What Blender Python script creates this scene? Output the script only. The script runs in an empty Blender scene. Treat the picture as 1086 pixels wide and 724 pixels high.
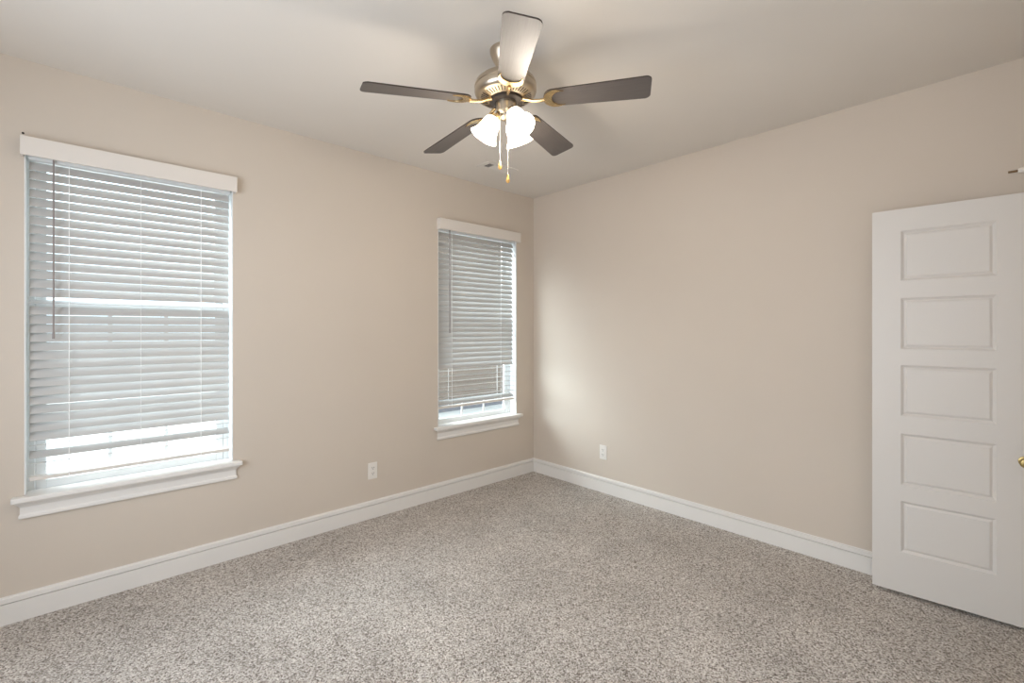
import bpy, bmesh, math, random
from mathutils import Matrix, Vector

S = bpy.context.scene
COL = S.collection
R = math.radians
random.seed(7)

# ------------------------------------------------------------------ camera
F_PX, YAW, HORIZON = 497.42, 0.820963, 350.44
CX, CY, CZ = -3.37905, -3.31226, 1.41178
cam_d = bpy.data.cameras.new('camera')
cam = bpy.data.objects.new('camera', cam_d)
COL.objects.link(cam)
cam.location = (CX, CY, CZ)
cam.rotation_euler = (R(90), 0, YAW - R(90))
cam_d.sensor_fit = 'HORIZONTAL'
cam_d.sensor_width = 36.0
cam_d.lens = F_PX * 36.0 / 1086.0
cam_d.shift_y = -(362.0 - HORIZON) / 1086.0
cam_d.clip_start = 0.02
S.camera = cam

# ------------------------------------------------------------------ world, daylight, exposure
S.view_settings.view_transform = 'Standard'
S.view_settings.look = 'None'
S.view_settings.exposure = 0.0
S.view_settings.gamma = 1.0
S.view_settings.use_curve_mapping = False
S.cycles.use_denoising = True
S.cycles.max_bounces = 12
S.cycles.diffuse_bounces = 6
S.cycles.transparent_max_bounces = 16
S.cycles.sample_clamp_indirect = 6.0

W = bpy.data.worlds.new('sky')
S.world = W
W.use_nodes = True
_bg = W.node_tree.nodes['Background']
_bg.inputs[0].default_value = (0.80, 0.92, 1.05, 1)
_bg.inputs[1].default_value = 3.2


def area(name, loc, target, sx, sy, power, color):
    l = bpy.data.lights.new(name, 'AREA')
    l.shape = 'RECTANGLE'
    l.size, l.size_y = sx, sy
    l.energy, l.color = power, color
    o = bpy.data.objects.new(name, l)
    COL.objects.link(o)
    o.location = loc
    o.rotation_euler = (Vector(target) - Vector(loc)).to_track_quat('-Z', 'Y').to_euler()
    return o


# hazy sun low over the window side of the house
_sl = bpy.data.lights.new('hazy_sun', 'SUN')
_sl.energy, _sl.color, _sl.angle = 15.0, (0.93, 1.0, 1.08), R(60)
_so = bpy.data.objects.new('hazy_sun', _sl)
COL.objects.link(_so)
_so.location = (-8, 5, 6)
SUN_AZ, SUN_EL = R(55), R(30)
_so.rotation_euler = Vector((math.sin(SUN_AZ) * math.cos(SUN_EL), -math.cos(SUN_AZ) * math.cos(SUN_EL), -math.sin(SUN_EL))).to_track_quat('-Z', 'Y').to_euler()

# soft fill lights added without a real lamp, in the room's unseen part
area('side_added_fill', (-4.36, -1.9, 1.45), (0.0, -1.9, 1.35), 1.6, 1.5, 50.0, (0.89, 1.0, 1.13))
area('back_added_fill', (-1.75, -3.43, 1.05), (-1.9, 0.0, 1.0), 1.5, 1.9, 5.0, (0.90, 1.0, 1.13))

# ------------------------------------------------------------------ materials


def mat(name, color, rough=0.6, metal=0.0, spec=0.5, coat=0.0):
    m = bpy.data.materials.new(name)
    m.use_nodes = True
    b = m.node_tree.nodes['Principled BSDF']
    b.inputs['Base Color'].default_value = (*color, 1)
    b.inputs['Roughness'].default_value = rough
    b.inputs['Metallic'].default_value = metal
    b.inputs['Specular IOR Level'].default_value = spec
    b.inputs['Coat Weight'].default_value = coat
    return m


def nodes(m):
    t = m.node_tree
    return t, t.nodes['Principled BSDF']


def tex_coord(t, scale=(1, 1, 1)):
    c = t.nodes.new('ShaderNodeTexCoord')
    mp = t.nodes.new('ShaderNodeMapping')
    mp.inputs['Scale'].default_value = scale
    t.links.new(c.outputs['Object'], mp.inputs[0])
    return mp.outputs[0]


def noise(t, vec, scale, detail=3.0, rough=0.5):
    n = t.nodes.new('ShaderNodeTexNoise')
    n.inputs['Scale'].default_value = scale
    n.inputs['Detail'].default_value = detail
    n.inputs['Roughness'].default_value = rough
    t.links.new(vec, n.inputs['Vector'])
    return n.outputs[0]


def ramp(t, fac, stops):
    r = t.nodes.new('ShaderNodeValToRGB')
    e = r.color_ramp.elements
    while len(e) < len(stops):
        e.new(0.5)
    for k, (p, c) in enumerate(stops):
        e[k].position = p
        e[k].color = (*c, 1)
    t.links.new(fac, r.inputs[0])
    return r.outputs[0]


def bump(t, b, height, strength, dist):
    n = t.nodes.new('ShaderNodeBump')
    n.inputs['Strength'].default_value = strength
    n.inputs['Distance'].default_value = dist
    t.links.new(height, n.inputs['Height'])
    t.links.new(n.outputs[0], b.inputs['Normal'])


def painted(name, color, bs=0.12, rough=0.7):
    m = mat(name, color, rough, spec=0.3)
    t, b = nodes(m)
    v = tex_coord(t)
    bump(t, b, noise(t, v, 170.0, 2.0), bs, 0.002)
    lo = tuple(c * 0.97 for c in color)
    t.links.new(ramp(t, noise(t, v, 1.3, 2.0), [(0.3, lo), (0.7, color)]), b.inputs['Base Color'])
    return m


M = {}
M['wall'] = painted('warm_beige_wall_paint', (0.63, 0.557, 0.478))
M['ceiling'] = painted('ceiling_paint', (0.74, 0.695, 0.64), 0.18, 0.8)
M['trim'] = mat('white_trim_paint', (0.78, 0.755, 0.72), 0.38)
M['door'] = mat('white_door_paint', (0.70, 0.67, 0.635), 0.42)
M['vinyl'] = mat('white_window_vinyl', (0.82, 0.84, 0.84), 0.35)
M['valance'] = mat('white_valance', (0.74, 0.69, 0.635), 0.45)
M['plate'] = mat('white_plastic_plate', (0.80, 0.765, 0.715), 0.35)
M['plate_dark'] = mat('dark_slot', (0.05, 0.045, 0.04), 0.6)
M['cord'] = mat('white_blind_cord', (0.93, 0.93, 0.92), 0.8)
M['wand'] = mat('grey_clear_wand', (0.30, 0.27, 0.26), 0.25)
M['rail'] = mat('blind_bottom_rail', (0.70, 0.65, 0.60), 0.45)
M['nickel'] = mat('brushed_nickel', (0.55, 0.47, 0.37), 0.3, 1.0)
M['brass'] = mat('warm_brass', (0.80, 0.60, 0.33), 0.25, 1.0)
M['chain'] = mat('pale_bead_chain', (0.88, 0.82, 0.76), 0.3, 0.8)
M['darkmetal'] = mat('dark_metal', (0.06, 0.05, 0.045), 0.45, 0.6)
M['knob'] = mat('aged_brass_knob', (0.42, 0.31, 0.13), 0.35, 1.0)
M['bronze'] = mat('bronze_rod', (0.23, 0.15, 0.08), 0.4, 0.7)
M['wood_pull'] = mat('amber_wood', (0.62, 0.36, 0.10), 0.4)
M['vent_white'] = mat('white_vent_metal', (0.72, 0.68, 0.63), 0.5)
M['vent_dark'] = mat('vent_inside', (0.03, 0.03, 0.03), 0.9)

# slats: white faux wood, a little light passes through
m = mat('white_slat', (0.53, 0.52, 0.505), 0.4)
t, b = nodes(m)
tr = t.nodes.new('ShaderNodeBsdfTranslucent')
tr.inputs[0].default_value = (0.85, 0.86, 0.86, 1)
mx = t.nodes.new('ShaderNodeMixShader')
mx.inputs[0].default_value = 0.03
t.links.new(b.outputs[0], mx.inputs[1])
t.links.new(tr.outputs[0], mx.inputs[2])
t.links.new(mx.outputs[0], t.nodes['Material Output'].inputs[0])
M['slat'] = m

# window glass
m = bpy.data.materials.new('window_glass')
m.use_nodes = True
t = m.node_tree
t.nodes.remove(t.nodes['Principled BSDF'])
tp = t.nodes.new('ShaderNodeBsdfTransparent')
tp.inputs[0].default_value = (0.93, 0.96, 0.95, 1)
gl = t.nodes.new('ShaderNodeBsdfGlossy')
gl.inputs['Roughness'].default_value = 0.02
mx = t.nodes.new('ShaderNodeMixShader')
mx.inputs[0].default_value = 0.045
t.links.new(tp.outputs[0], mx.inputs[1])
t.links.new(gl.outputs[0], mx.inputs[2])
t.links.new(mx.outputs[0], t.nodes['Material Output'].inputs[0])
M['glass'] = m

# lit frosted glass of the lamp shades
m = mat('lit_frosted_glass', (0.95, 0.92, 0.86), 0.35)
t, b = nodes(m)
b.inputs['Emission Color'].default_value = (1.0, 0.86, 0.66, 1)
b.inputs['Emission Strength'].default_value = 5.0
M['shade'] = m
m = mat('lit_bulb', (1, 1, 1), 0.4)
t, b = nodes(m)
b.inputs['Emission Color'].default_value = (1.0, 0.84, 0.62, 1)
b.inputs['Emission Strength'].default_value = 12.0
M['bulb'] = m

# fan blades: grey-brown wood grain, satin
m = mat('walnut_blade', (0.1, 0.08, 0.07), 0.6, spec=0.7, coat=0.6)
t, b = nodes(m)
b.inputs['Coat Roughness'].default_value = 0.58
g = noise(t, tex_coord(t, (3.0, 70.0, 20.0)), 3.0, 6.0, 0.6)
t.links.new(ramp(t, g, [(0.3, (0.060, 0.048, 0.042)), (0.7, (0.088, 0.073, 0.066))]), b.inputs['Base Color'])
M['blade'] = m
M['blade_edge'] = mat('dark_blade_edge', (0.05, 0.035, 0.028), 0.5)

# carpet: speckled twisted pile
m = mat('speckled_carpet', (0.4, 0.35, 0.3), 0.95, spec=0.1)
t, b = nodes(m)
v = tex_coord(t)
warp = t.nodes.new('ShaderNodeVectorMath')
warp.operation = 'MULTIPLY_ADD'
nz = t.nodes.new('ShaderNodeTexNoise')
nz.inputs['Scale'].default_value = 90.0
t.links.new(v, nz.inputs['Vector'])
t.links.new(nz.outputs['Color'], warp.inputs[0])
warp.inputs[1].default_value = (0.008, 0.008, 0.0)
t.links.new(v, warp.inputs[2])
vo = t.nodes.new('ShaderNodeTexVoronoi')
vo.inputs['Scale'].default_value = 185.0
t.links.new(warp.outputs[0], vo.inputs['Vector'])
sep = t.nodes.new('ShaderNodeSeparateColor')
t.links.new(vo.outputs['Color'], sep.inputs[0])
tuft = ramp(t, sep.outputs[0], [(0.0, (0.165, 0.138, 0.118)), (0.2, (0.33, 0.288, 0.252)), (0.5, (0.535, 0.49, 0.448)), (0.8, (0.675, 0.632, 0.585)), (1.0, (0.81, 0.77, 0.725))])
big = ramp(t, noise(t, v, 2.4, 4.0, 0.6), [(0.3, (0.86, 0.86, 0.86)), (0.7, (1.08, 1.08, 1.08))])
mul = t.nodes.new('ShaderNodeMix')
mul.data_type = 'RGBA'
mul.blend_type = 'MULTIPLY'
mul.inputs[0].default_value = 1.0
t.links.new(tuft, mul.inputs[6])
t.links.new(big, mul.inputs[7])
t.links.new(mul.outputs[2], b.inputs['Base Color'])
inv = t.nodes.new('ShaderNodeMath')
inv.operation = 'SUBTRACT'
inv.inputs[0].default_value = 1.0
t.links.new(vo.outputs['Distance'], inv.inputs[1])
bump(t, b, inv.outputs[0], 0.7, 0.006)
M['carpet'] = m

# outside
M['siding'] = mat('tan_lap_siding', (0.165, 0.118, 0.087), 0.7)
M['foundation'] = mat('grey_foundation', (0.17, 0.165, 0.18), 0.9)
M['roofing'] = mat('brown_roof_shingle', (0.16, 0.13, 0.115), 0.9)
m = mat('pale_concrete', (0.62, 0.60, 0.56), 0.9)
t, b = nodes(m)
t.links.new(ramp(t, noise(t, tex_coord(t), 1.5, 5.0), [(0.3, (0.56, 0.54, 0.50)), (0.7, (0.68, 0.66, 0.62))]), b.inputs['Base Color'])
M['concrete'] = m

# ------------------------------------------------------------------ mesh helpers


def bx(bm, x0, x1, y0, y1, z0, z1):
    vs = [bm.verts.new((x, y, z)) for x in (x0, x1) for y in (y0, y1) for z in (z0, z1)]
    for q in ((0, 1, 3, 2), (4, 6, 7, 5), (0, 4, 5, 1), (2, 3, 7, 6), (0, 2, 6, 4), (1, 5, 7, 3)):
        bm.faces.new([vs[i] for i in q])
    return vs


def lathe(bm, prof, seg=48, cap=True):
    rings = []
    for r, z in prof:
        rings.append([bm.verts.new((r * math.cos(2 * math.pi * k / seg), r * math.sin(2 * math.pi * k / seg), z)) for k in range(seg)])
    for a, c in zip(rings, rings[1:]):
        for k in range(seg):
            j = (k + 1) % seg
            bm.faces.new((a[k], a[j], c[j], c[k]))
    if cap:
        bm.faces.new(rings[0])
        bm.faces.new(list(reversed(rings[-1])))


def tube(bm, pts, rad, seg=12):
    pts = [Vector(p) for p in pts]
    rings = []
    for i, p in enumerate(pts):
        d = (pts[min(i + 1, len(pts) - 1)] - pts[max(i - 1, 0)]).normalized()
        up = Vector((0, 0, 1)) if abs(d.z) < 0.9 else Vector((1, 0, 0))
        a = d.cross(up).normalized()
        c = a.cross(d)
        r = rad[i] if isinstance(rad, (list, tuple)) else rad
        rings.append([bm.verts.new(p + a * r * math.cos(2 * math.pi * k / seg) + c * r * math.sin(2 * math.pi * k / seg)) for k in range(seg)])
    for a, c in zip(rings, rings[1:]):
        for k in range(seg):
            j = (k + 1) % seg
            bm.faces.new((a[k], a[j], c[j], c[k]))
    bm.faces.new(rings[0])
    bm.faces.new(list(reversed(rings[-1])))


def prism(bm, outline, z0, z1):
    a = [bm.verts.new((x, y, z0)) for x, y in outline]
    c = [bm.verts.new((x, y, z1)) for x, y in outline]
    n = len(outline)
    f0 = bm.faces.new(a)
    f1 = bm.faces.new(list(reversed(c)))
    side = [bm.faces.new((a[k], a[(k + 1) % n], c[(k + 1) % n], c[k])) for k in range(n)]
    return f0, f1, side


def sweep(bm, prof, p0, p1, axis):
    """Extrude a profile of (out, z) points along x ('x', wall y=0) or y ('y', wall x=0)."""
    def pt(s, o, z):
        return (s, -o, z) if axis == 'x' else (-o, s, z)
    def end(p, o):
        return p(o) if callable(p) else p
    a = [bm.verts.new(pt(end(p0, o), o, z)) for o, z in prof]
    c = [bm.verts.new(pt(end(p1, o), o, z)) for o, z in prof]
    n = len(prof)
    for k in range(n):
        bm.faces.new((a[k], a[(k + 1) % n], c[(k + 1) % n], c[k]))
    bm.faces.new(a)
    bm.faces.new(list(reversed(c)))


def obj(name, bm, material, parent=None, smooth=None, bevel=None, matrix=None):
    bmesh.ops.recalc_face_normals(bm, faces=bm.faces)
    if matrix is not None:
        bm.transform(matrix)
    me = bpy.data.meshes.new(name)
    bm.to_mesh(me)
    bm.free()
    mats = material if isinstance(material, (list, tuple)) else [material]
    for k in mats:
        me.materials.append(k)
    if smooth is not None:
        me.polygons.foreach_set('use_smooth', [True] * len(me.polygons))
        me.set_sharp_from_angle(angle=R(smooth))
    o = bpy.data.objects.new(name, me)
    COL.objects.link(o)
    if bevel:
        bv = o.modifiers.new('edge', 'BEVEL')
        bv.width, bv.segments, bv.limit_method = bevel, 2, 'ANGLE'
    if parent:
        o.parent = parent
    return o


def struct(name, bm, material, parent=None, **k):
    o = obj(name, bm, material, parent, **k)
    if not parent:
        o['kind'] = 'structure'
    return o


def tag(o, label, cat, group=None):
    o['label'], o['category'] = label, cat
    if group:
        o['group'] = group
    return o


def thing(name, label, cat, loc=(0, 0, 0), group=None):
    o = bpy.data.objects.new(name, None)
    o.empty_display_size = 0.1
    COL.objects.link(o)
    o.location = loc
    return tag(o, label, cat, group)


def new():
    return bmesh.new()


# ------------------------------------------------------------------ the room shell
H = 2.74
XS, YB = -4.40, -3.46        # unseen side wall and back wall
WT = 0.15                    # wall thickness
WIN = [(-3.562, -2.662), (-1.146, -0.236)]
WZ0, WZ1 = 0.565, 2.315

bm = new()
bx(bm, XS - WT, WT, YB - WT, WT, -0.12, 0.0)
tag(struct('floor', bm, M['carpet']), 'beige and brown speckled cut pile carpet covering the whole floor', 'carpet')
bm = new()
bx(bm, XS - WT, WT, YB - WT, WT, H, H + 0.12)
tag(struct('ceiling', bm, M['ceiling']), 'plain greige painted ceiling above the fan', 'ceiling')


def wall_with_holes(bm, s0, s1, holes, y0, y1, along='x'):
    def b(a, c, z0, z1):
        if along == 'x':
            bx(bm, a, c, y0, y1, z0, z1)
        else:
            bx(bm, y0, y1, a, c, z0, z1)
    cur = s0
    for a, c, z0, z1 in holes:
        b(cur, a, 0, H)
        if z0 > 0:
            b(a, c, 0, z0)
        b(a, c, z1, H)
        cur = c
    b(cur, s1, 0, H)


bm = new()
wall_with_holes(bm, XS - WT, 0.0, [(a, c, WZ0, WZ1) for a, c in WIN], 0.0, WT)
tag(struct('wall_left', bm, M['wall']), 'beige wall holding the two windows with blinds', 'wall')
bm = new()
bx(bm, 0.0, WT, YB - WT, WT, 0, H)
tag(struct('wall_right', bm, M['wall']), 'plain beige wall behind the open white door', 'wall')
bm = new()
wall_with_holes(bm, YB, 0.0, [], XS - WT, XS, 'y')
struct('wall_side', bm, M['wall'])
bm = new()
wall_with_holes(bm, XS - WT, 0.0, [], YB - WT, YB)
struct('wall_back', bm, M['wall'])

BB = [(0, 0), (0.0155, 0), (0.0155, 0.0985), (0.0050, 0.0988), (0.0050, 0.1022), (0.0150, 0.1026), (0.0150, 0.1240), (0.0120, 0.1275), (0.0040, 0.1278), (0.0040, 0.1322), (0, 0.1325)]
bm = new()
sweep(bm, BB, XS, lambda o: -o, 'x')
tag(struct('baseboard_left', bm, M['trim'], smooth=30), 'white baseboard along the window wall', 'baseboard')
bm = new()
sweep(bm, BB, YB, lambda o: -o, 'y')
tag(struct('baseboard_right', bm, M['trim'], smooth=30), 'white baseboard along the wall behind the door', 'baseboard')

# ------------------------------------------------------------------ windows


def window(n, x0, x1, label, grid_rows):
    xc = (x0 + x1) / 2
    root = bpy.data.objects.new('window_%d' % n, None)
    COL.objects.link(root)
    root.location = (xc, 0, WZ0)
    root['kind'] = 'structure'
    tag(root, label, 'window')
    w = (x1 - x0) / 2
    hz = WZ1 - WZ0
    e = 0.001
    def ring(bm, hw, z0, z1, y0, y1, s, sb=None):
        sb = sb or s
        bx(bm, -hw, -hw + s, y0, y1, z0, z1)
        bx(bm, hw - s, hw, y0, y1, z0, z1)
        bx(bm, -hw + s, hw - s, y0, y1, z0, z0 + sb)
        bx(bm, -hw + s, hw - s, y0, y1, z1 - s, z1)
    bm = new()
    ring(bm, w - e, 0.001, hz - e, 0.088, 0.148, 0.032)
    obj('window_frame', bm, M['vinyl'], root, bevel=0.003)
    bm = new()
    for a, c in ((-w + 0.0002, -w + 0.005), (w - 0.005, w - 0.0002)):
        bx(bm, a, c, 0.0005, 0.088, 0.041, hz - 0.0005)
    bx(bm, -w + 0.005, w - 0.005, 0.0005, 0.088, hz - 0.005, hz - 0.0002)
    obj('jamb_liner', bm, M['vinyl'], root)
    zm = 0.965                                   # meeting rail
    for z0, z1, y0 in ((0.034, zm + 0.02, 0.094), (zm - 0.02, hz - 0.034, 0.121)):
        bm = new()
        ring(bm, w - 0.034, z0, z1, y0, y0 + 0.024, 0.04, 0.045)
        sash = obj('sash', bm, M['vinyl'], root, bevel=0.003)
        hw = w - 0.034 - 0.04
        bm = new()
        bx(bm, -hw, hw, y0 + 0.010, y0 + 0.014, z0 + 0.045, z1 - 0.04)
        obj('glass', bm, M['glass'], sash)
        bm = new()
        gz0, gz1 = z0 + 0.045, z1 - 0.04
        for k in (-1, 1) if y0 < 0.1 else ():
            xx = k * hw / 3
            bx(bm, xx - 0.009, xx + 0.009, y0 + 0.005, y0 + 0.009, gz0, gz1 if grid_rows == 2 else gz0 + 0.15)
        gm = (gz0 + gz1) / 2 if grid_rows == 2 or y0 > 0.1 else gz0 + 0.15
        bx(bm, -hw, hw, y0 + 0.0055, y0 + 0.0085, gm - 0.009, gm + 0.009)
        obj('muntin_grid', bm, M['vinyl'], sash)
    # stool with horns and rounded nose, apron below
    zt = 0.605 - WZ0
    zb = zt - 0.026
    bm = new()
    nose = 0.052
    out = [(-w + e, 0.088), (w - e, 0.088), (w - e, -e), (w + 0.044, -e), (w + 0.044, -nose), (-w - 0.044, -nose), (-w - 0.044, -e), (-w + e, -e)]
    prism(bm, out, zb, zt)
    obj('window_sill', bm, M['trim'], root, bevel=0.006)
    bm = new()
    ap = [(0, -0.088), (0.010, -0.088), (0.017, -0.082), (0.017, -0.070), (0.012, -0.062), (0.012, -0.030), (0.018, -0.020), (0.030, -0.008), (0.032, 0.0), (0, 0.0)]
    sweep(bm, [(o, z + zb) for o, z in ap], lambda o: -w - 0.004 - o * 0.9, lambda o: w + 0.004 + o * 0.9, 'x')
    obj('apron', bm, M['trim'], root, smooth=30)
    return root


window(1, *WIN[0], 'large white window nearer the camera, with sill and apron', 2)
window(2, *WIN[1], 'white window next to the room corner, with sill and apron', 1)

# ------------------------------------------------------------------ blinds
SLAT_Y = 0.044


def blind(x0, x1, label, slats, rail_z, wand_dx, wand_z0, ladders, group):
    xc = (x0 + x1) / 2
    w = (x1 - x0) / 2
    root = thing('venetian_blind', label, 'blind', (xc, 0, 0), group)
    # valance: front board with returns to the wall
    vw = w + 0.012
    z0, z1, yf = 2.262, 2.354, -0.052
    bm = new()
    bx(bm, -vw, vw, yf, yf + 0.011, z0, z1)
    for s in (-1, 1):
        a, c = sorted((s * vw, s * (vw - 0.011)))
        bx(bm, a, c, yf + 0.0105, -0.0005, z0, z1)
    obj('valance', bm, M['valance'], root, bevel=0.002)
    bm = new()
    bx(bm, -w + 0.012, w - 0.012, 0.018, 0.070, 2.262, 2.308)
    obj('head_rail', bm, M['vinyl'], root, bevel=0.002)
    # slats: slightly crowned boards, each with its own tilt
    bm = new()
    sw = w - 0.0155
    for z, deg in slats:
        a = R(deg)
        top, bot = [], []
        n = 6
        for k in range(n + 1):
            u = -0.0252 + 0.0504 * k / n
            crown = 0.0022 * (1 - (u / 0.0252) ** 2)
            for lst, h in ((top, crown + 0.0014), (bot, crown - 0.0014)):
                lst.append((u * math.cos(a) - h * math.sin(a) + SLAT_Y, u * math.sin(a) + h * math.cos(a) + z))
        ol = top + list(reversed(bot))
        L = [bm.verts.new((-sw, y, zz)) for y, zz in ol]
        Rr = [bm.verts.new((sw, y, zz)) for y, zz in ol]
        m_ = len(ol)
        for k in range(m_):
            bm.faces.new((L[k], L[(k + 1) % m_], Rr[(k + 1) % m_], Rr[k]))
        bm.faces.new(L)
        bm.faces.new(list(reversed(Rr)))
    obj('slats', bm, M['slat'], root, smooth=40)
    bm = new()
    bx(bm, -sw, sw, SLAT_Y - 0.025, SLAT_Y + 0.025, rail_z - 0.009, rail_z + 0.009)
    obj('bottom_rail', bm, M['rail'], root, bevel=0.003)
    for dx in ladders:
        bm = new()
        for yy in (SLAT_Y - 0.0275, SLAT_Y + 0.0275):
            tube(bm, [(dx, yy, 2.262), (dx, yy, rail_z - 0.004)], 0.0008 if abs(dx) < 0.1 else 0.0016, 6)
        # rungs carry the slats
        for z, deg in slats:
            a = R(deg)
            c, s = math.cos(a) * 0.0268, math.sin(a) * 0.0268
            tube(bm, [(dx, SLAT_Y - c, z - s - 0.002), (dx, SLAT_Y + c, z + s - 0.002)], 0.0007, 4)
        obj('ladder_cord', bm, M['cord'], root)
    bm = new()
    tube(bm, [(wand_dx, 0.004, 2.275), (wand_dx, 0.002, wand_z0)], 0.0042, 6)
    tube(bm, [(wand_dx, 0.002, wand_z0 + 0.004), (wand_dx, 0.002, wand_z0 - 0.03)], 0.0052, 8)
    obj('tilt_wand', bm, M['wand'], root, smooth=30)
    return root


def tilts_left():
    out = []
    z = 2.236
    P = 0.0452
    k = 0
    while z > 0.70:
        if z > 1.56:
            deg = 61 + random.uniform(-1.2, 1.2)
        elif z > 1.515:
            deg = 22
        elif z > 1.10:
            deg = 57 + random.uniform(-2, 2)
        elif z > 0.875:
            deg = 51 + random.uniform(-2, 2)
        else:
            deg = (-10, 36, -10, 4, 2)[min(k, 4)]
            k += 1
        out.append((z, deg))
        z -= P
    return out


def tilts_right():
    out = []
    z = 2.236
    P = 0.0452
    k = 0
    while z > 0.775:
        if z > 1.105:
            deg = 60 + random.uniform(-1.5, 1.5)
        else:
            deg = (-8.5, -8, -9, -9.5, -10, -5, 34, 8)[min(k, 7)]
            k += 1
        out.append((z, deg))
        z -= P
    return out


G = 'slatted window blinds'
blind(*WIN[0], 'white slatted blind on the large window nearer the camera', tilts_left(), 0.672, -0.347, 1.40, (-0.29, 0.002, 0.285), G)
blind(*WIN[1], 'white slatted blind on the window next to the room corner', tilts_right(), 0.752, -0.331, 1.42, (-0.298, 0.268), G)

# ------------------------------------------------------------------ open five-panel door
DW, DT, DZ0, DZ1 = 0.598, 0.035, 0.020, 2.058
door = bpy.data.objects.new('door_1', None)
COL.objects.link(door)
door['kind'] = 'structure'
tag(door, 'open white five panel door standing in front of the right wall', 'door')
door.location = (-0.173, -2.775, 0)
door.rotation_euler = (0, 0, R(-90 + 4.28))      # local x runs along the leaf, +y faces the wall
PX0, PX1 = 0.1218, 0.4765
PZ = [(0.235, 0.506), (0.591, 0.865), (0.960, 1.2285), (1.3135, 1.5845), (1.677, 1.941)]
bm = new()


def door_face(y, s):
    def q(p):
        bm.faces.new([bm.verts.new(v) for v in p])
    def rect(x0, x1, z0, z1, yy=y):
        q([(x0, yy, z0), (x1, yy, z0), (x1, yy, z1), (x0, yy, z1)])
    rect(0, PX0, DZ0, DZ1)
    rect(PX1, DW, DZ0, DZ1)
    zz = DZ0
    for a, c in PZ:
        rect(PX0, PX1, zz, a)
        zz = c
    rect(PX0, PX1, zz, DZ1)
    for a, c in PZ:
        # ogee sticking, flat groove, raised field
        loops = []
        for ins, dep in ((0, 0), (0.002, 0.003), (0.009, 0.009), (0.011, 0.011), (0.014, 0.011), (0.024, 0.004), (0.026, 0.004)):
            yy = y + s * dep
            loops.append([(PX0 + ins, yy, a + ins), (PX1 - ins, yy, a + ins), (PX1 - ins, yy, c - ins), (PX0 + ins, yy, c - ins)])
        for A, B in zip(loops, loops[1:]):
            for k in range(4):
                j = (k + 1) % 4
                q([A[k], A[j], B[j], B[k]])
        q(loops[-1])


door_face(0.0, 1)
door_face(DT, -1)
for p in ([(0, 0, DZ0), (0, DT, DZ0), (0, DT, DZ1), (0, 0, DZ1)], [(DW, 0, DZ0), (DW, DT, DZ0), (DW, DT, DZ1), (DW, 0, DZ1)],
          [(0, 0, DZ0), (DW, 0, DZ0), (DW, DT, DZ0), (0, DT, DZ0)], [(0, 0, DZ1), (DW, 0, DZ1), (DW, DT, DZ1), (0, DT, DZ1)]):
    bm.faces.new([bm.verts.new(v) for v in p])
bmesh.ops.remove_doubles(bm, verts=bm.verts, dist=1e-5)
obj('door_leaf', bm, M['door'], door)
bm = new()
lathe(bm, [(0.024, 0.0), (0.024, 0.004), (0.011, 0.007), (0.009, 0.024), (0.015, 0.030), (0.0225, 0.038), (0.0235, 0.046), (0.019, 0.054), (0.008, 0.057)], 28)
obj('door_knob', bm, M['knob'], door, smooth=35, matrix=Matrix.Translation((0.570, -0.0005, 0.800)) @ Matrix.Rotation(R(90), 4, 'X'))

# ------------------------------------------------------------------ ceiling fan
VD = Vector((math.cos(YAW), math.sin(YAW), 0))
VR = Vector((math.sin(YAW), -math.cos(YAW), 0))
FAN = Vector((-1.892, -1.663, H))
fan = thing('ceiling_fan', 'five blade ceiling fan with brushed metal motor and three lit glass shades', 'ceiling fan', FAN)
PIV = Vector((0, 0, -0.075))
TILT = Matrix.Translation(PIV) @ Matrix.Rotation(R(-2.8), 4, VD) @ Matrix.Translation(-PIV)

bm = new()
lathe(bm, [(0.066, 0.0), (0.069, -0.004), (0.069, -0.016), (0.066, -0.024), (0.058, -0.045), (0.046, -0.066), (0.038, -0.080), (0.030, -0.084)])
obj('canopy', bm, M['nickel'], fan, smooth=35)
bm = new()
lathe(bm, [(0.012, -0.070), (0.021, -0.078), (0.023, -0.088), (0.019, -0.098), (0.013, -0.102)], 32)
obj('hanger_ball', bm, M['darkmetal'], fan, smooth=35)
bm = new()
lathe(bm, [(0.0125, -0.09), (0.0125, -0.128)], 24)
obj('downrod', bm, M['nickel'], fan, smooth=35, matrix=TILT)
bm = new()
lathe(bm, [(0.026, -0.108), (0.030, -0.116), (0.060, -0.122), (0.096, -0.130), (0.124, -0.142), (0.140, -0.156), (0.1465, -0.172), (0.1465, -0.176),
           (0.143, -0.179), (0.143, -0.182), (0.1465, -0.185), (0.147, -0.200), (0.142, -0.214), (0.134, -0.222), (0.128, -0.224), (0.084, -0.238), (0.080, -0.236)], 64)
motor = obj('motor_housing', bm, M['nickel'], fan, smooth=35, matrix=TILT)
bm = new()
for k in range(48):
    if k % 8 == 7:
        continue
    v = bx(bm, 0.092, 0.121, -0.0022, 0.0022, -0.0008, 0.0008)
    rot = Matrix.Rotation(2 * math.pi * k / 48, 4, 'Z') @ Matrix.Translation((0.1065, 0, -0.2313)) @ Matrix.Rotation(R(-17.6), 4, 'Y') @ Matrix.Translation((-0.1065, 0, 0))
    bmesh.ops.transform(bm, matrix=rot, verts=v)
obj('cooling_slots', bm, M['darkmetal'], motor, matrix=TILT)
bm = new()
lathe(bm, [(0.060, -0.232), (0.079, -0.236), (0.079, -0.250), (0.060, -0.254)], 48)
obj('flywheel', bm, M['darkmetal'], fan, smooth=35, matrix=TILT)
bm = new()
lathe(bm, [(0.040, -0.250), (0.049, -0.254), (0.049, -0.296), (0.044, -0.303), (0.036, -0.310), (0.034, -0.322), (0.020, -0.334), (0.006, -0.338)], 48)
obj('light_fitter', bm, M['nickel'], fan, smooth=35, matrix=TILT)

# blade: tapered board with rounded corners; local x outward
RT, R0 = 0.660, 0.178


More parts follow.
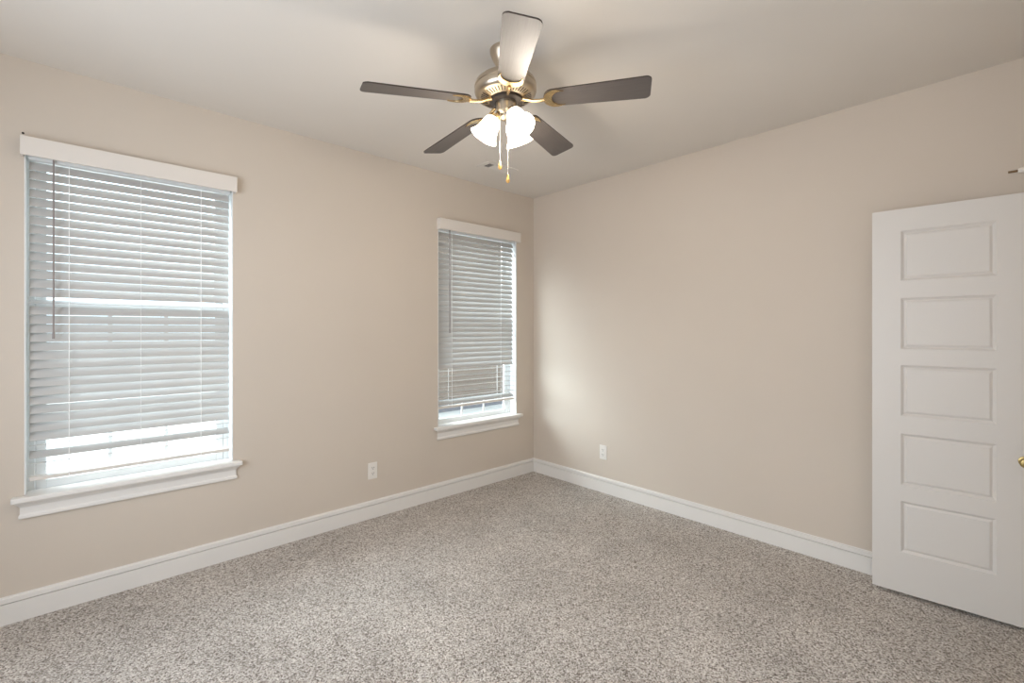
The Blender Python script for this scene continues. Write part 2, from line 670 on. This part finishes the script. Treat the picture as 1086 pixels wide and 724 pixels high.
def blade_outline():
    pts = []
    def arc(cx, cy, r, a0, a1, n=6):
        for k in range(n + 1):
            a = R(a0 + (a1 - a0) * k / n)
            pts.append((cx + r * math.cos(a), cy + r * math.sin(a)))
    hw1, hw0 = 0.070, 0.056
    n = 10
    arc(RT - 0.026, -hw1 + 0.026, 0.026, -86, -12)
    arc(RT - 0.026, hw1 - 0.026, 0.026, 12, 86)
    for k in range(1, n):
        pts.append((RT - 0.026 + (R0 + 0.045 - RT + 0.026) * k / n, hw1 + (hw0 - hw1) * k / n))
    for k in range(13):
        a = R(90 + 180 * k / 12)
        pts.append((R0 + 0.045 + 0.045 * math.cos(a), hw0 * math.sin(a)))
    for k in range(1, n):
        pts.append((R0 + 0.045 + (RT - 0.026 - R0 - 0.045) * k / n, -hw0 - (hw1 - hw0) * k / n))
    return pts


bm = new()
f0, f1, side = prism(bm, blade_outline(), -0.003, 0.003)
for f in side:
    f.material_index = 1
obj_blade = obj('fan_blade', bm, [M['blade'], M['blade_edge']], fan)
blade_me = obj_blade.data
bm = new()
tube(bm, [(0.070, 0, 0.012), (0.100, 0, 0.004), (0.130, 0, -0.006), (0.158, 0, -0.008), (0.184, 0, -0.007)], [0.010, 0.0085, 0.0075, 0.008, 0.009], 12)
cres = []
for k in range(25):
    a = R(62 + 236 * k / 24)
    cres.append((0.236 + 0.058 * math.cos(a), 0.054 * math.sin(a)))
for k in range(21):
    a = R(-72 - 216 * k / 20 + 0)
    cres.append((0.262 + 0.050 * math.cos(a) * 0.9, 0.0465 * math.sin(a)))
prism(bm, cres, -0.0095, -0.0035)
ring = []
obj_iron = obj('blade_bracket', bm, M['brass'], obj_blade, smooth=40)
iron_me = obj_iron.data
A0 = -84.5 + math.degrees(YAW) - 90.0
for k in range(5):
    if k == 0:
        o = obj_blade
    else:
        o = obj_blade.copy()
        COL.objects.link(o)
        for ch in (obj_iron,):
            c = ch.copy()
            COL.objects.link(c)
            c.parent = o
        o.parent = fan
    o.matrix_local = (TILT @ Matrix.Rotation(R(A0 + 72 * k), 4, 'Z') @ Matrix.Translation((0, 0, -0.250))
                      @ Matrix.Rotation(R(2.6), 4, 'Y') @ Matrix.Rotation(R(-12), 4, 'X'))

# three lamps: arm, bell shade, bulb
for k, az in enumerate((180.0, -60.0, 60.0)):
    ang = R(az) + YAW - R(90)
    base = TILT @ Matrix.Rotation(ang, 4, 'Z')
    bm = new()
    tube(bm, [(0.026, 0, -0.300), (0.038, 0, -0.297), (0.048, 0, -0.302), (0.053, 0, -0.312)], [0.008, 0.007, 0.007, 0.009], 12)
    arm = obj('lamp_arm', bm, M['brass'], fan, smooth=40, matrix=base)
    tip = base @ Matrix.Translation((0.052, 0, -0.310)) @ Matrix.Rotation(R(-33), 4, 'Y')
    bm = new()
    lathe(bm, [(0.010, 0.006), (0.024, 0.002), (0.027, -0.010), (0.025, -0.022)], 32)
    obj('socket_cup', bm, M['brass'], arm, smooth=35, matrix=tip)
    bm = new()
    prof = [(0.022, -0.012), (0.030, -0.016), (0.038, -0.026), (0.0425, -0.042), (0.0455, -0.060), (0.050, -0.080), (0.057, -0.098), (0.066, -0.112), (0.069, -0.116)]
    lathe(bm, prof + [(r - 0.003, z) for r, z in reversed(prof)], 48, cap=False)
    obj('glass_shade', bm, M['shade'], fan, smooth=50, matrix=tip)
    bm = new()
    lathe(bm, [(0.011, -0.020), (0.013, -0.035), (0.022, -0.055), (0.025, -0.070), (0.021, -0.084), (0.010, -0.092), (0.003, -0.094)], 28)
    obj('bulb', bm, M['bulb'], arm, smooth=50, matrix=tip)
    l = bpy.data.lights.new('bulb_light', 'POINT')
    l.energy, l.color, l.shadow_soft_size = 8.0, (1.0, 0.90, 0.78), 0.035
    lo = bpy.data.objects.new('bulb_light', l)
    COL.objects.link(lo)
    lo.parent = fan
    lo.location = (tip @ Vector((0, 0, -0.135)))

# pull chains with drops, hanging plumb
for off_r, off_d, top, bot in ((-0.020, -0.040, -0.275, -0.580), (0.0165, -0.047, -0.285, -0.644)):
    q = VR * off_r + VD * off_d
    bm = new()
    z = top
    tube(bm, [q + Vector((0, 0, top + 0.012)), q + Vector((0, 0, bot + 0.03))], 0.0009, 6)
    n = int((top - bot - 0.03) / 0.006)
    for i in range(n):
        bmesh.ops.create_uvsphere(bm, u_segments=6, v_segments=4, radius=0.0015, matrix=Matrix.Translation(q + Vector((0, 0, top - i * 0.006))))
    ch = obj('pull_chain', bm, M['chain'], fan, smooth=60)
    bm = new()
    lathe(bm, [(0.002, bot + 0.040), (0.004, bot + 0.036), (0.0055, bot + 0.026), (0.0085, bot + 0.014), (0.0085, bot + 0.007), (0.005, bot)], 20)
    obj('pull_drop', bm, M['wood_pull'], ch, smooth=40, matrix=Matrix.Translation((q.x, q.y, 0)))

# ------------------------------------------------------------------ ceiling vent
vent = thing('ceiling_vent', 'small louvered air vent set in the ceiling beyond the fan', 'vent', (-0.856, -0.430, H))
vw, vh = 0.155, 0.082
OX0, OX1, OXM, OY = -0.117, 0.117, -0.062, 0.040
bm = new()
for x0, x1, y0, y1 in ((-vw, vw, -vh, -OY), (-vw, vw, OY, vh), (-vw, OX0, -OY, OY), (OX1, vw, -OY, OY), (OXM - 0.003, OXM + 0.003, -OY, OY)):
    bx(bm, x0, x1, y0, y1, -0.005, -0.0003)
obj('vent_frame', bm, M['vent_white'], vent)
bm = new()
bx(bm, OX0 - 0.004, OX1 + 0.004, -OY - 0.004, OY + 0.004, -0.0010, -0.0004)
obj('vent_backing', bm, M['vent_dark'], vent)
bm = new()
for k in range(3):
    x = OX0 + 0.013 + 0.0135 * k
    v = bx(bm, -0.0035, 0.0035, -OY, OY, -0.0005, 0.0005)
    bmesh.ops.transform(bm, matrix=Matrix.Translation((x, 0, -0.0040)) @ Matrix.Rotation(R(-20), 4, 'Y'), verts=v)
obj('louvers', bm, M['vent_white'], vent)
bm = new()
for k in range(6):
    y = -OY + 0.007 + 0.0133 * k
    v = bx(bm, OXM + 0.003, OX1, -0.0075, 0.0075, -0.0005, 0.0005)
    bmesh.ops.transform(bm, matrix=Matrix.Translation((0, y, -0.0052)) @ Matrix.Rotation(R(-24), 4, 'X'), verts=v)
obj('louvers', bm, M['vent_white'], vent)

# ------------------------------------------------------------------ outlets


def outlet(label, loc, rz, group):
    root = thing('electrical_outlet', label, 'outlet', loc, group)
    root.rotation_euler = (0, 0, rz)          # plate faces local -y
    bm = new()
    bx(bm, -0.037, 0.037, -0.006, -0.0003, -0.062, 0.062)
    obj('cover_plate', bm, M['plate'], root, bevel=0.003)
    for dz in (0.021, -0.021):
        bm = new()
        pts = [(0.0165 * math.cos(R(a)), max(-0.0135, min(0.0135, 0.0175 * math.sin(R(a))))) for a in range(0, 360, 15)]
        f = prism(bm, pts, -0.0022, 0.0022)
        bm.transform(Matrix.Translation((0, -0.0070, dz)) @ Matrix.Rotation(R(90), 4, 'X'))
        rc = obj('receptacle', bm, M['plate'], root)
        bm = new()
        bx(bm, -0.0082, -0.0052, -0.0096, -0.0088, dz - 0.0015, dz + 0.0085)
        bx(bm, 0.0052, 0.0082, -0.0096, -0.0088, dz - 0.0005, dz + 0.0075)
        bx(bm, -0.0025, 0.0025, -0.0096, -0.0088, dz - 0.0100, dz - 0.0050)
        obj('plug_slots', bm, M['plate_dark'], rc)
    bm = new()
    lathe(bm, [(0.0035, -0.0006), (0.0035, 0.0006)], 14)
    obj('cover_screw', bm, M['plate'], root, matrix=Matrix.Translation((0, -0.0066, 0)) @ Matrix.Rotation(R(90), 4, 'X'))
    return root


outlet('white wall outlet below and between the two windows', (-1.735, 0, 0.355), 0.0, 'white wall outlets')
outlet('white wall outlet on the plain right wall near the corner', (0, -0.857, 0.349), R(-90), 'white wall outlets')

# ------------------------------------------------------------------ screw head left in the wall
bm = new()
lathe(bm, [(0.0050, 0.0), (0.0050, 0.004), (0.0032, 0.0055)], 14)
screw = obj('wall_screw', bm, M['darkmetal'], matrix=Matrix.Rotation(R(90), 4, 'X'))
screw.location = (-3.566, 0.0005, 2.378)
tag(screw, 'tiny dark screw in the wall just above the end of the blind valance', 'screw')

# ------------------------------------------------------------------ short rod near the top of the door
rod = thing('wall_rod', 'short bronze rod with white collar above the open door at the frame edge', 'rod', (-0.035, YB, 2.186))
bm = new()
tube(bm, [(0, 0.001, 0), (0, 0.173, 0)], 0.0055, 12)
obj('rod_shaft', bm, M['bronze'], rod, smooth=40)
bm = new()
lathe(bm, [(0.010, 0.0), (0.013, 0.004), (0.013, 0.05), (0.013, 0.132), (0.009, 0.140)], 20)
obj('rod_collar', bm, M['plate'], rod, smooth=40, matrix=Matrix.Rotation(R(-90), 4, 'X'))

# ------------------------------------------------------------------ outside the windows
bm = new()
bx(bm, -40, 40, WT + 0.02, 60, -0.62, -0.25)
tag(struct('ground', bm, M['concrete']), 'pale paved ground outside the windows', 'ground')

hx0, hx1, hy = 0.4, 9.5, 4.6
house = thing('neighboring_house', 'tan sided house seen through the open slats of the corner window', 'house', (hx0, hy, -0.25))
bm = new()
n = 24
prof = [(0.0, 0.26)]
for k in range(n):
    z = 0.27 + k * 0.16
    prof += [(-0.030, z), (-0.004, z + 0.17)]
L = [bm.verts.new((0, o, z)) for o, z in prof] 
Rr = [bm.verts.new((hx1 - hx0, o, z)) for o, z in prof]
for k in range(len(prof) - 1):
    bm.faces.new((L[k], L[k + 1], Rr[k + 1], Rr[k]))
bx(bm, 0, hx1 - hx0, 0.0, 6.0, 0.26, 4.12)
obj('siding', bm, M['siding'], house)
bm = new()
bx(bm, 0.02, hx1 - hx0 - 0.02, 0.02, 5.98, -0.001, 0.26)
obj('foundation', bm, M['foundation'], house)
bm = new()
prism(bm, [(-0.5, 4.10), (6.5, 4.10), (3.0, 6.4)], -0.4, hx1 - hx0 + 0.4)
bm.transform(Matrix(((0, 0, 1, 0), (1, 0, 0, 0), (0, 1, 0, 0), (0, 0, 0, 1))))
obj('roof', bm, M['roofing'], house)
